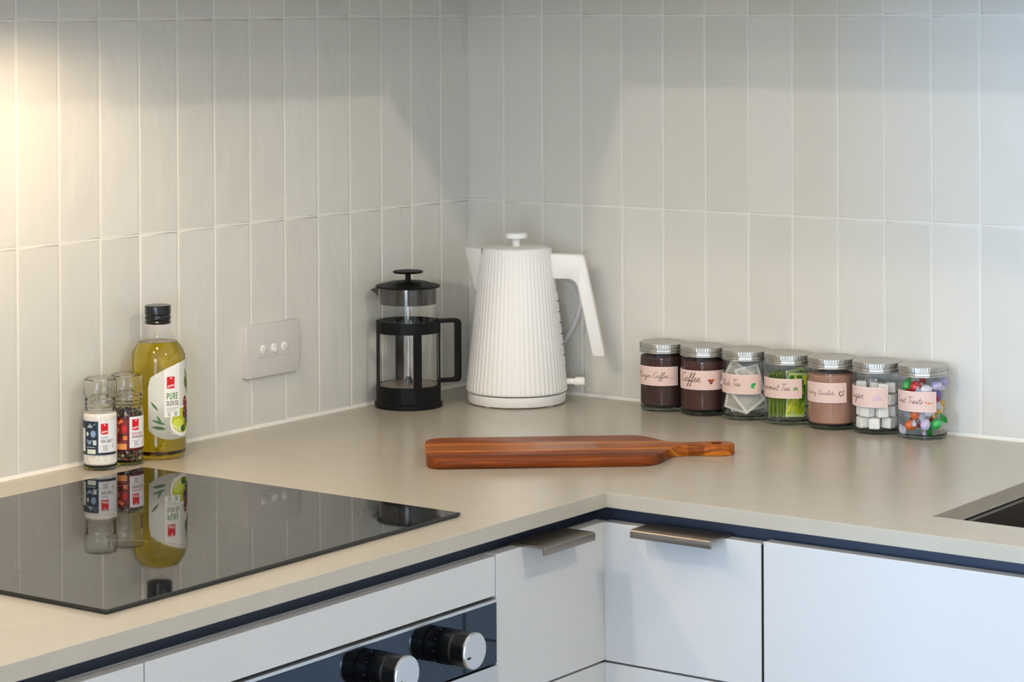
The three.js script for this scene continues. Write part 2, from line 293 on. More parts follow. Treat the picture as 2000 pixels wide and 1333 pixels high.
{
  const h = thing('range_hood', 'stainless range hood above the cooktop', 'range hood');
  mesh('hood_body', mergeGeometries([box(0.002, 0.33, OB + 0.03, 1.35, 0.869, 1.465), box(0.002, 0.33, OB, OB + 0.029, 0.869, 0.874), box(0.002, 0.33, OB, OB + 0.029, 1.46, 1.465), box(0.325, 0.33, OB, OB + 0.029, 0.875, 1.459), box(0.002, 0.006, OB, OB + 0.029, 0.875, 1.459)]), M.steel, h);
  for (const [x, z, power] of HOOD_LAMPS) {
    mesh('lamp_glass', at(cyl(0.03, 0.004, 32), x, OB + 0.026, z), mat({ c: '#ffffff', roughness: 0.5, emissive: WARM, emissiveIntensity: 4 }), h);
    const l = new THREE.SpotLight(WARM, power, 0, 82 * D, 0.32, 2); l.position.set(x, OB + 0.018, z); l.target.position.set(x, 0, z); l.castShadow = true; l.shadow.radius = 1; scene.add(l, l.target);
  }
}
for (const [x, z, power] of DOWNLIGHTS) {
  const d = thing('downlight', 'round white recessed ceiling downlight', 'light', x, CEIL, z, 0, 'ceiling downlights');
  mesh('bezel', new THREE.TorusGeometry(0.045, 0.006, 10, 40).rotateX(Math.PI / 2).translate(0, -0.003, 0), M.whitePlastic, d);
  mesh('lens', at(cyl(0.040, 0.003, 32), 0, -0.003, 0), mat({ c: '#ffffff', roughness: 0.5, emissive: SOFT, emissiveIntensity: 12 }), d);
  const l = new THREE.PointLight(SOFT, power, 0, 2); l.position.set(x, CEIL - 0.05, z); l.castShadow = true; l.shadow.radius = 2; scene.add(l);
}

// ───────────── switch plate ─────────────
{
  const s = thing('switch_plate', 'grey-white wall plate with three small rocker switches', 'switch', 0.0004, 0.1148, 0.4968);
  const sh = new THREE.Shape(), a = 0.0587, b = 0.0388, r = 0.004;
  sh.moveTo(-a + r, -b); sh.lineTo(a - r, -b); sh.quadraticCurveTo(a, -b, a, -b + r); sh.lineTo(a, b - r); sh.quadraticCurveTo(a, b, a - r, b); sh.lineTo(-a + r, b); sh.quadraticCurveTo(-a, b, -a, b - r); sh.lineTo(-a, -b + r); sh.quadraticCurveTo(-a, -b, -a + r, -b);
  mesh('plate', creased(new THREE.ExtrudeGeometry(sh, { depth: 0.0078, bevelEnabled: true, bevelSize: 0.0012, bevelOffset: -0.0012, bevelThickness: 0.0012, bevelSegments: 3 }).rotateY(Math.PI / 2), 0.5), M.plate, s);
  const X = 0.0090;
  mesh('switch_base', rbox(X - 0.001, X + 0.0007, -0.0105, 0.0075, -0.035, 0.035, 0.0006), M.plate, s);
  for (const [z, up] of [[0.0239, 1], [0, -1], [-0.0235, 1]]) {
    const k = group('rocker', s, X + 0.0006, 0.0016, z);
    const g = lathe([[0, 0.003], [0.0040, 0.0030], [0.0058, 0.0018], [0.0062, -0.001], [0, -0.001]], 32).rotateZ(-Math.PI / 2); g.scale(1, 1.12, 1); g.rotateZ(-0.22 * up);
    mesh('rocker_cap', creased(g, 0.7), M.whitePlastic, k);
    mesh('rocker_mark', at(new THREE.SphereGeometry(0.0013, 12, 8).scale(0.35, 1, 1), 0.0031, -0.0025 * up, 0), M.cord, k);
  }
}

// ───────────── kettle ─────────────
{
  const k = thing('kettle', 'white fluted electric kettle with angular handle in the corner', 'kettle', 0.1755, 0, 0.1105, (35.9 - 7) * D);
  mesh('power_base', creased(lathe([[0, 0.0012], [0.073, 0.0012], [0.0755, 0.0025], [0.0768, 0.005], [0.0768, 0.0165], [0.0755, 0.0175], [0, 0.0175]], 96), 0.5), M.kettle, k);
  for (let i = 0; i < 4; i++) mesh('foot', at(cyl(0.006, 0.0014, 16), 0.066 * Math.cos(i * 1.571 + 0.6), 0.0007, 0.066 * Math.sin(i * 1.571 + 0.6)), M.whitePlastic, k);
  // fluted body
  const NR = 60, SEG = NR * 8, prof = [[0.0770, 0.0190], [0.0788, 0.0200], [0.0793, 0.0225], [0.0790, 0.026], [0.0742, 0.07], [0.0693, 0.115], [0.0645, 0.16], [0.0597, 0.205], [0.0566, 0.234], [0.0556, 0.2415], [0.0540, 0.2432]];
  const pos = [], idx = [];
  prof.forEach(([r, y], j) => { for (let i = 0; i < SEG; i++) { const a = i / SEG * 2 * Math.PI, ph = (i % 8) / 8, am = (j < 2 || j > 8) ? 0.2 : 1; const f = r + am * 0.0008 * (Math.abs(Math.sin(Math.PI * ph)) - 0.75); pos.push(f * Math.sin(a), y, f * Math.cos(a)); } });
  for (let j = 0; j < prof.length - 1; j++) for (let i = 0; i < SEG; i++) { const a = j * SEG + i, b = j * SEG + (i + 1) % SEG; idx.push(a, b, b + SEG, a, b + SEG, a + SEG); }
  const g = new THREE.BufferGeometry(); g.setAttribute('position', new THREE.Float32BufferAttribute(pos, 3)); g.setIndex(idx); g.computeVertexNormals();
  mesh('body', g, M.kettle, k);
  mesh('seam', at(cyl(0.0745, 0.0022, 64), 0, 0.0184, 0), M.gap, k);
  const lid = mesh('lid', creased(lathe([[0, 0.2455], [0.0490, 0.2447], [0.0515, 0.2438], [0.0520, 0.2425], [0.0545, 0.2424], [0.0545, 0.236], [0, 0.236]], 96), 0.5), M.kettle, k);
  mesh('lid_knob', creased(lathe([[0, 0.2450], [0.0063, 0.2450], [0.0063, 0.2572], [0.0168, 0.2574], [0.0178, 0.2584], [0.0178, 0.2650], [0.0168, 0.2660], [0, 0.2662]], 48), 0.6), M.kettle, lid);
  // handle on local +x
  const s = new THREE.Shape();
  s.moveTo(0.050, 0.2345); s.lineTo(0.1025, 0.2330); s.quadraticCurveTo(0.1070, 0.2326, 0.1082, 0.2278); s.lineTo(0.1395, 0.0785); s.quadraticCurveTo(0.1400, 0.0737, 0.1355, 0.0735); s.lineTo(0.1235, 0.0740); s.quadraticCurveTo(0.1205, 0.0745, 0.1195, 0.0780); s.lineTo(0.0975, 0.1815); s.quadraticCurveTo(0.0940, 0.1945, 0.0815, 0.1950); s.lineTo(0.054, 0.1950); s.closePath();
  mesh('handle', creased(new THREE.ExtrudeGeometry(s, { depth: 0.018, bevelEnabled: true, bevelSize: 0.004, bevelOffset: -0.004, bevelThickness: 0.004, bevelSegments: 4, curveSegments: 12 }).translate(0, 0, -0.009), 0.7), M.kettle, k);
  // spout on local -x
  const sp = [], si = [], L = 10, Q = 12;
  for (let j = 0; j <= L; j++) { const t = j / L, y = 0.166 + 0.0768 * t, w = 0.003 + 0.022 * Math.pow(t, 0.8), tip = 0.0622 + 0.0200 * t, rb = 0.052; for (let q = 0; q <= Q; q++) { const v = q / Q * 2 - 1, m = 1 - Math.pow(Math.abs(v), 1.25); sp.push(-(rb + (tip - rb) * m), y, w * v); } }
  for (let j = 0; j < L; j++) for (let q = 0; q < Q; q++) { const a = j * (Q + 1) + q, b = a + 1, c = a + Q + 1, d = c + 1; si.push(a, b, d, a, d, c); }
  const c0 = sp.length / 3; sp.push(-0.052, 0.2428, 0); for (let q = 0; q < Q; q++) si.push(L * (Q + 1) + q, L * (Q + 1) + q + 1, c0);
  const sg = new THREE.BufferGeometry(); sg.setAttribute('position', new THREE.Float32BufferAttribute(sp, 3)); sg.setIndex(si); mesh('spout', creased(sg, 0.6), M.kettle, k);
  // switch lever, water gauge
  const lever = lathe([[0, 0], [0.0048, 0], [0.0048, 0.013], [0.0070, 0.0138], [0.0073, 0.0155], [0.0073, 0.0275], [0.0066, 0.0285], [0, 0.0288]], 32).rotateZ(-Math.PI / 2).translate(0.0785, 0.0335, 0);
  mesh('switch_lever', creased(lever, 0.5), M.whitePlastic, k);
  const gauge = mesh('water_gauge', rbox(-0.002, 0.002, 0.06, 0.175, -0.005, 0.005, 0.001).rotateZ(0.107).translate(0.0815, 0, 0), M.cord, k);
  for (let i = 0; i < 6; i++) { const m = mesh('gauge_mark', rbox(-0.0026, 0.0026, 0.075 + i * 0.017, 0.0762 + i * 0.017, -0.0052, 0.0052, 0.0003).rotateZ(0.107).translate(0.0815, 0, 0), M.gap, gauge); m.userData = {}; }
  mesh('power_cord', tube([[0.015, 0.176, -0.072], [0.040, 0.190, -0.058], [0.064, 0.193, -0.042], [0.085, 0.186, -0.040], [0.0975, 0.162, -0.040], [0.0925, 0.131, -0.042], [0.080, 0.105, -0.046], [0.064, 0.080, -0.056], [0.040, 0.038, -0.076], [0.020, 0.0062, -0.084]], 0.0040, 90, 12), M.cord, k);
}

// ───────────── French press ─────────────
{
  const p = thing('french_press', 'black French press with clear glass beaker beside the kettle', 'French press', 0.0590, 0, 0.2370, 38.4 * D);
  const holder = mesh('holder', creased(mergeGeometries([
    lathe([[0, 0.0002], [0.0515, 0.0002], [0.0530, 0.0015], [0.0530, 0.0065], [0.0515, 0.0085], [0.0502, 0.0095], [0.0502, 0.0345], [0.0484, 0.0345], [0.0484, 0.006], [0, 0.006]], 72),
    lathe([[0.0486, 0.1160], [0.0502, 0.1160], [0.0502, 0.1335], [0.0486, 0.1335], [0.0486, 0.1160]], 72)].map((g) => g.toNonIndexed())), 0.5), M.blackPlastic, p);
  for (const a of [16.4, 106.4, 196.4, 286.4]) mesh('strut', creased(mergeGeometries([wrap(0.0503, a - 7.7, a + 7.7, 0.030, 0.120, 8, 1), wrap(0.0486, a + 7.7, a - 7.7, 0.030, 0.120, 8, 1), ...[[-7.7, 1], [7.7, -1]].map(([d, q]) => { const A = (a + d) * D, g = new THREE.PlaneGeometry(0.0017, 0.09); g.rotateY(-q * Math.PI / 2 + 0); g.rotateY(0); const h = new THREE.BufferGeometry(); const c = [[0.0486, 0.03], [0.0503, 0.03], [0.0503, 0.12], [0.0486, 0.12]].map(([r, y]) => [r * Math.sin(A), y, r * Math.cos(A)]); h.setAttribute('position', new THREE.Float32BufferAttribute(c.flat(), 3)); h.setAttribute('uv', new THREE.Float32BufferAttribute(new Array(8).fill(0), 2)); h.setIndex(q > 0 ? [0, 1, 2, 0, 2, 3] : [0, 2, 1, 0, 3, 2]); h.computeVertexNormals(); return h; })].map((g) => g.toNonIndexed())), 0.4), M.blackPlastic, holder);
  { // handle towards 106 degrees
    const hs = new THREE.Shape(); hs.moveTo(0.0495, 0.1335); hs.lineTo(0.0765, 0.1335); hs.quadraticCurveTo(0.0850, 0.1335, 0.0850, 0.1250); hs.lineTo(0.0850, 0.0430); hs.quadraticCurveTo(0.0850, 0.0345, 0.0765, 0.0345); hs.lineTo(0.0495, 0.0345); hs.lineTo(0.0495, 0.0405); hs.lineTo(0.0720, 0.0405); hs.quadraticCurveTo(0.0765, 0.0405, 0.0765, 0.0450); hs.lineTo(0.0765, 0.1230); hs.quadraticCurveTo(0.0765, 0.1275, 0.0720, 0.1275); hs.lineTo(0.0495, 0.1275); hs.closePath();
    const h = mesh('handle', creased(new THREE.ExtrudeGeometry(hs, { depth: 0.010, bevelEnabled: true, bevelSize: 0.0012, bevelOffset: -0.0012, bevelThickness: 0.0015, bevelSegments: 3 }).translate(0, 0, -0.005), 0.6), M.blackPlastic, p); h.rotation.y = 16.4 * D;
  }
  const glass = mesh('beaker', lathe([[0, 0.0075], [0.042, 0.0075], [0.0465, 0.010], [0.0472, 0.014], [0.0472, 0.1850], [0.0482, 0.1870]], 72), M.glass, p);
  { // poured lip on local -x
    const sp = [], si = []; for (let j = 0; j <= 6; j++) for (let q = 0; q <= 10; q++) { const t = j / 6, v = q / 5 - 1, a = v * 0.26 * (0.25 + 0.75 * t), tip = 0.0472 + 0.0125 * t * t * Math.max(0, 1 - v * v); sp.push(-tip * Math.cos(a), 0.166 + 0.0195 * t - 0.004 * t * t * (1 - v * v), tip * Math.sin(a)); }
    for (let j = 0; j < 6; j++) for (let q = 0; q < 10; q++) { const a = j * 11 + q; si.push(a, a + 1, a + 12, a, a + 12, a + 11); }
    const g = new THREE.BufferGeometry(); g.setAttribute('position', new THREE.Float32BufferAttribute(sp, 3)); g.setIndex(si); g.computeVertexNormals(); mesh('spout', g, M.lipGlass, glass);
  }
  const lid = mesh('lid', creased(lathe([[0, 0.1950], [0.018, 0.1950], [0.030, 0.1935], [0.036, 0.1915], [0.0495, 0.1885], [0.0505, 0.1875], [0.0500, 0.1858], [0.0, 0.1858]], 72), 0.35), M.blackPlastic, p);
  mesh('lid_skirt', lathe([[0.0440, 0.1855], [0.0440, 0.1600], [0.0425, 0.1598], [0.0425, 0.1855]], 72), M.smoke, lid);
  const pl = mesh('plunger_knob', creased(lathe([[0, 0.1945], [0.0048, 0.1945], [0.0040, 0.2045], [0.006, 0.2058], [0.0225, 0.2075], [0.0240, 0.2090], [0.0225, 0.2108], [0.010, 0.2122], [0, 0.2124]], 48), 0.7), M.blackPlastic, p);
  mesh('plunger_rod', at(cyl(0.0023, 0.148, 16), 0, 0.112, 0), M.steel, pl);
  mesh('rod_nut', creased(lathe([[0, 0.036], [0.0065, 0.036], [0.0062, 0.040], [0.0035, 0.046], [0, 0.0465]], 24), 0.6), M.blackGloss, pl);
  const meshTex = dataTex(128, 128, (u, v) => (Math.sin(u * 2 * Math.PI * 16) * Math.sin(v * 2 * Math.PI * 16) > 0 ? [0.75, 0.7, 0.62] : [0.42, 0.38, 0.33]), true, [1, 1]);
  const fd = mesh('filter_disc', metreUV(lathe([[0, 0.0362], [0.040, 0.0358], [0.0452, 0.0345], [0.0460, 0.0325], [0, 0.0325]], 64)), mat({ c: '#ffffff', map: meshTex, metalness: 0.6, roughness: 0.4 }), pl);
  meshTex.repeat.set(45, 45);
  fd.userData = { label: 'fine metal filter mesh' };
}

// ───────────── oil bottle and grinders ─────────────
function logo(c, x, y, s) { // red square with a white word and a small flame-like notch
  c.fillStyle = '#d3121f'; c.fillRect(x, y, s, s * 1.02); c.fillStyle = '#ffffff'; c.beginPath(); c.moveTo(x + s * 0.38, y + s * 0.1); c.quadraticCurveTo(x + s * 0.55, y + s * 0.3, x + s * 0.7, y + s * 0.1); c.fill();
  c.save(); c.translate(x + s * 0.1, y + s * 0.9); c.transform(1, -0.08, -0.2, 1, 0, 0); c.font = 'bold ' + Math.round(s * 0.32) + 'px sans-serif'; c.fillText('pams', 0, 0, s * 0.82); c.restore();
}
function leaf(c, x, y, l, w, a, col) { c.save(); c.translate(x, y); c.rotate(a); c.fillStyle = col; c.beginPath(); c.moveTo(0, 0); c.quadraticCurveTo(l / 2, -w, l, 0); c.quadraticCurveTo(l / 2, w, 0, 0); c.fill(); c.strokeStyle = 'rgba(190,205,160,0.5)'; c.lineWidth = 2; c.beginPath(); c.moveTo(0, 0); c.lineTo(l, 0); c.stroke(); c.restore(); }
function blob(c, x, y, rx, ry, col, a = 0) { c.fillStyle = col; c.beginPath(); c.ellipse(x, y, rx, ry, a, 0, 7); c.fill(); }
{
  const b = thing('oil_bottle', 'clear bottle of yellow olive oil with black screw cap', 'bottle', 0.0430, 0, 0.7750, 44 * D);
  mesh('glass', lathe([[0, 0.0010], [0.030, 0.0006], [0.0355, 0.0012], [0.0380, 0.004], [0.0388, 0.009], [0.0388, 0.1360], [0.0382, 0.1425], [0.0350, 0.1510], [0.0285, 0.1595], [0.0225, 0.1675], [0.0180, 0.1755], [0.0158, 0.1830], [0.0152, 0.1880], [0.0152, 0.2]], 72), M.glass, b);
  mesh('oil', lathe([[0, 0.0022], [0.030, 0.0018], [0.0347, 0.0026], [0.0371, 0.0055], [0.0377, 0.0100], [0.0375, 0.1355], [0.0368, 0.1418], [0.0337, 0.1500], [0.0272, 0.1588], [0.0260, 0.1602], [0.020, 0.1598], [0, 0.1597]], 72), M.oil, b);
  mesh('cap', creased(lathe([[0.0148, 0.1845], [0.0178, 0.1845], [0.0181, 0.1870], [0.0172, 0.1885], [0.0172, 0.1900], [0.0180, 0.1915], [0.0180, 0.1940], [0.0173, 0.1955], [0.0173, 0.1965], [0.0181, 0.1985], [0.0181, 0.2085], [0.0172, 0.2098], [0, 0.2100]], 64), 0.5), M.blackGloss, b);
  const tex = canvasTex(1024, 1024, (c, w, h) => {
    c.fillStyle = '#dcdcd4'; c.fillRect(0, 0, w, h);
    for (let i = 0; i < 14; i++) { c.fillStyle = 'rgba(150,152,140,0.10)'; c.fillRect(0, h * (0.55 + i * 0.03), w * (0.9 - i * 0.02), h); }
    leaf(c, 40, 520, 190, 34, 0.7, '#3f6b33'); leaf(c, 60, 760, 260, 34, 0.25, '#3c6531'); leaf(c, 150, 700, 170, 36, 0.9, '#45713a'); leaf(c, 60, 850, 260, 44, 0.12, '#37592c');
    blob(c, 690, 800, 300, 200, '#f2f1ea'); blob(c, 690, 790, 265, 165, '#b9c426'); blob(c, 560, 830, 120, 70, '#d6df52');
    for (const [x, y, r, k] of [[770, 560, 70, '#6d1f1f'], [850, 640, 76, '#8a2a26'], [760, 700, 72, '#5c1a1c'], [880, 760, 80, '#4b2418'], [800, 820, 60, '#4f6b22']]) { blob(c, x, y, r, r * 1.15, k); blob(c, x - r * 0.3, y - r * 0.4, r * 0.2, r * 0.16, '#e3c8bd'); }
    blob(c, 700, 900, 70, 46, '#2f5c2b'); c.strokeStyle = '#f4f4ee'; c.lineWidth = 10; c.beginPath(); c.arc(470, 900, 54, 0, 7); c.moveTo(560, 900); c.arc(590, 900, 30, 0, 7); c.stroke();
    for (const [x, y, a] of [[760, 120, 1.1], [810, 250, 0.6], [880, 170, 1.9]]) leaf(c, x, y, 170, 40, a, '#3d5631'); blob(c, 800, 300, 60, 84, '#5d6f2a'); blob(c, 900, 380, 60, 84, '#3f3a24');
    c.fillStyle = '#f3f2ee'; c.fillRect(285, 0, 320, 730);
    logo(c, 335, 205, 150);
    c.fillStyle = '#3f8a3c'; c.font = 'bold 116px sans-serif'; c.fillText('PURE', 325, 500, 230); c.fillStyle = '#2d4030'; c.font = 'bold 82px sans-serif'; c.fillText('OLIVE OIL', 325, 580, 255);
    c.fillStyle = '#8b8f88'; for (let i = 0; i < 3; i++) c.fillRect(325, 612 + i * 18, 240 - i * 40, 5);
    for (const [x, k] of [[345, '#9a9d96'], [480, '#4c8a49']]) { c.fillStyle = k; c.fillRect(x, 668, 60, 8); c.fillRect(x + 8, 682, 44, 8); c.fillRect(x, 696, 60, 8); c.fillRect(x + 8, 710, 44, 8); }
  });
  const hi = (s) => 0.1120 + 0.0245 * (1 - Math.pow(1 - s, 2.3)) - 0.012 * Math.pow(Math.max(0, 1 - s / 0.05), 2), lo = (s) => 0.0285 + 0.014 * Math.pow(Math.max(0, 1 - s / 0.42), 2.2);
  const lb = mesh('paper_label', wrap(0.0391, -21, 96, lo, hi, 48, 10), mat({ c: '#ffffff', map: tex, roughness: 0.45 }), b);
  lb.userData = { label: 'printed front label reading PURE OLIVE OIL' };
}
function grinder(name, label, x, z, turn, drawLabel, a0, a1, fill) {
  const g = thing(name, label, 'grinder', x, 0, z, turn);
  mesh('glass', lathe([[0, 0.0050], [0.0195, 0.0048], [0.0222, 0.0062], [0.0229, 0.0090], [0.0229, 0.0705], [0.0222, 0.0760], [0.0203, 0.0800], [0.0198, 0.0825]], 56), M.glass, g);
  mesh('glass_base', creased(lathe([[0, 0.0003], [0.0190, 0.0003], [0.0214, 0.0012], [0.0226, 0.0036], [0.0228, 0.0062], [0.0200, 0.0046], [0, 0.0046]], 56), 0.5), M.thickGlass, g);
  mesh('grinder_head', creased(lathe([[0.0190, 0.0805], [0.0210, 0.0805], [0.0213, 0.0822], [0.0207, 0.0834], [0.0207, 0.0848], [0.0213, 0.0858], [0.0213, 0.0872], [0.0206, 0.0884], [0.0206, 0.0898], [0.0212, 0.0908], [0.0212, 0.0922], [0.0205, 0.0936], [0.0206, 0.0978], [0.0190, 0.0978], [0.0188, 0.0830], [0.0184, 0.0805], [0.0190, 0.0805]], 56), 0.5), M.clearPlastic, g);
  mesh('grinder_cap', creased(lathe([[0.0209, 0.0972], [0.0217, 0.0974], [0.0222, 0.0990], [0.0226, 0.1030], [0.0224, 0.1180], [0.0212, 0.1222], [0.0180, 0.1236], [0, 0.1240], [0, 0.1226], [0.0175, 0.1222], [0.0200, 0.1208], [0.0210, 0.1175], [0.0212, 0.1030], [0.0209, 0.0972]], 56), 0.5), M.clearPlastic, g);
  const lb = mesh('paper_label', wrap(0.0231, a0, a1, 0.0215, 0.0668), mat({ c: '#ffffff', map: canvasTex(1024, 512, drawLabel), roughness: 0.4 }), g);
  lb.userData = { label: fill };
  return g;
}
grinder('salt_grinder', 'clear glass grinder of white sea salt with navy label', 0.0420, 0.8860, 45.3 * D, (c, w, h) => {
  c.fillStyle = '#1d2c40'; c.fillRect(0, 0, w, h); c.fillStyle = '#eceef2'; c.fillRect(20, 115, 235, 350); c.fillStyle = '#70757c'; for (let i = 0; i < 12; i++) c.fillRect(40, 135 + i * 26, 190 - (i * 53) % 60, 8);
  c.fillStyle = '#9fb4c4'; c.beginPath(); c.moveTo(320, 100); c.lineTo(400, 30); c.lineTo(470, 100); c.fill(); c.lineWidth = 9; c.strokeStyle = '#9fb4c4'; c.beginPath(); c.moveTo(450, 70); c.lineTo(545, 30); c.stroke();
  blob(c, 330, 195, 34, 34, '#d9e0da'); blob(c, 475, 190, 62, 58, '#7d9bc0'); blob(c, 475, 190, 40, 37, '#93aed0');
  c.fillStyle = '#84a0b8'; c.beginPath(); c.moveTo(310, 270); c.quadraticCurveTo(390, 320, 460, 270); c.quadraticCurveTo(440, 350, 380, 355); c.quadraticCurveTo(320, 350, 310, 270); c.fill(); c.fillStyle = '#d5dfe0'; c.fillRect(470, 285, 75, 75);
  c.fillStyle = '#b8c8d0'; c.fillRect(310, 388, 210, 12); c.fillStyle = '#dfe8d6'; c.fillRect(325, 425, 205, 70);
  c.fillStyle = '#eef0f4'; c.fillRect(590, 0, w - 590, 475); logo(c, 640, 35, 160);
  c.fillStyle = '#7f94ae'; c.font = 'bold 42px sans-serif'; c.fillText('COARSE', 640, 262, 190); c.fillStyle = '#26323f'; c.font = 'bold 66px sans-serif'; c.fillText('SEA SALT', 640, 326, 270);
  c.strokeStyle = '#8d949c'; c.lineWidth = 4; c.strokeRect(640, 360, 200, 95); c.fillStyle = '#6b7279'; for (let i = 0; i < 5; i++) c.fillRect(680, 372 + i * 16, 110, 7); c.fillRect(905, 350, 16, 60);
}, -100, 62, 'navy and white wrap label reading SEA SALT');
grinder('pepper_grinder', 'clear glass grinder of mixed peppercorns with dark red label', 0.0455, 0.8390, 44.7 * D, (c, w, h) => {
  c.fillStyle = '#5d0f12'; c.fillRect(0, 0, w, h); c.fillStyle = '#7c1a16'; c.fillRect(0, 60, 560, 300);
  c.fillStyle = '#e8793c'; c.beginPath(); c.moveTo(330, 80); c.lineTo(420, 30); c.lineTo(470, 70); c.lineTo(350, 120); c.fill(); blob(c, 480, 180, 66, 64, '#b8171b'); blob(c, 480, 180, 40, 38, '#d32b25'); blob(c, 330, 200, 34, 44, '#c58a4c');
  c.fillStyle = '#e6813c'; c.fillRect(450, 290, 90, 62); c.fillStyle = '#a1462b'; c.fillRect(300, 380, 220, 14); c.fillStyle = '#eb9c52'; c.fillRect(310, 410, 220, 88); blob(c, 400, 290, 40, 40, '#3d0a0d');
  c.fillStyle = '#eef0f4'; c.fillRect(590, 0, w - 590, 480); logo(c, 650, 40, 165);
  c.fillStyle = '#b5423c'; c.font = 'bold 46px sans-serif'; c.fillText('MIXED WHOLE', 640, 275, 300); c.fillStyle = '#6d2a2c'; c.font = 'bold 60px sans-serif'; c.fillText('PEPPERCORNS', 640, 335, 330);
  c.strokeStyle = '#8d949c'; c.lineWidth = 4; c.strokeRect(640, 365, 210, 95); c.fillStyle = '#6b7279'; for (let i = 0; i < 5; i++) c.fillRect(690, 376 + i * 16, 110, 7); c.fillStyle = '#b5423c'; c.fillRect(915, 370, 18, 74);
}, -84, 76, 'dark red and white wrap label reading PEPPERCORNS');
function stuff(name, label, category, geo, m, x, y, z) { const o = solo(name, label, category, geo, m); o.position.set(x, y, z); o.userData.kind = 'stuff'; return o; }
function heap(r, y0, y1, bump = 0.002, n = 48) { // a filling with an uneven top
  const g = lathe([[0, y0], [r - 0.002, y0], [r, y0 + 0.003], [r, y1 - 0.004], [r, y1 - 0.001], [r * 0.95, y1], [r * 0.6, y1 + bump], [r * 0.25, y1 - bump], [0, y1 + bump * 0.5]], n); const p = g.attributes.position;
  for (let i = 0; i < p.count; i++) if (p.getY(i) > y1 - 0.0015) p.setY(i, p.getY(i) + bump * 1.3 * fbm(p.getX(i) * 90, p.getZ(i) * 90, y1 * 50, 2)); g.computeVertexNormals(); return g;
}
const grain = (a, b, s, z) => dataTex(512, 512, (u, v) => { const n = 0.5 + 0.9 * fbm(u * s, v * s, z, 4) + rr(-0.12, 0.12); return [0, 1, 2].map((k) => a[k] + (b[k] - a[k]) * n); }, true);
{
  const g = heap(0.0222, 0.0066, 0.0750, 0.002); stuff('salt', 'coarse white sea salt filling the grinder', 'salt', g, mat({ c: '#ffffff', map: grain([0.86, 0.84, 0.80], [1, 0.99, 0.97], 40, 4), roughness: 0.7 }), 0.0420, 0, 0.8860);
  const corn = new THREE.IcosahedronGeometry(0.0026, 1), cols = [[0.015, 0.011, 0.009], [0.03, 0.018, 0.013], [0.16, 0.03, 0.025], [0.30, 0.22, 0.13], [0.09, 0.025, 0.02], [0.07, 0.075, 0.03]], list = [];
  for (let y = 0.0095; y < 0.0755; y += 0.0042) for (const [rad, n] of [[0.0195, 25], [0.0145, 18], [0.009, 10]]) for (let i = 0; i < n; i++) { if (y > 0.071 && rnd() < 0.45) continue; const a = (i + rr(-0.25, 0.25)) / n * 2 * Math.PI + y * 300; list.push([rad * Math.cos(a), y + rr(-0.001, 0.001), rad * Math.sin(a)]); }
  const im = new THREE.InstancedMesh(corn, mat({ c: '#ffffff', roughness: 0.6 }), list.length), m4 = new THREE.Matrix4();
  list.forEach((q, i) => { const s = rr(0.8, 1.05); m4.compose(V3(...q), new THREE.Quaternion().setFromEuler(new THREE.Euler(rr(0, 6), rr(0, 6), 0)), V3(s, s, s)); im.setMatrixAt(i, m4); const c = cols[Math.floor(Math.pow(rnd(), 1.1) * 6)]; im.setColorAt(i, lin(...c)); });
  im.name = 'peppercorns'; im.castShadow = im.receiveShadow = true; im.position.set(0.0455, 0, 0.8390); im.userData = { label: 'mixed black, red and white peppercorns filling the grinder', category: 'pepper', kind: 'stuff' }; scene.add(im);
}

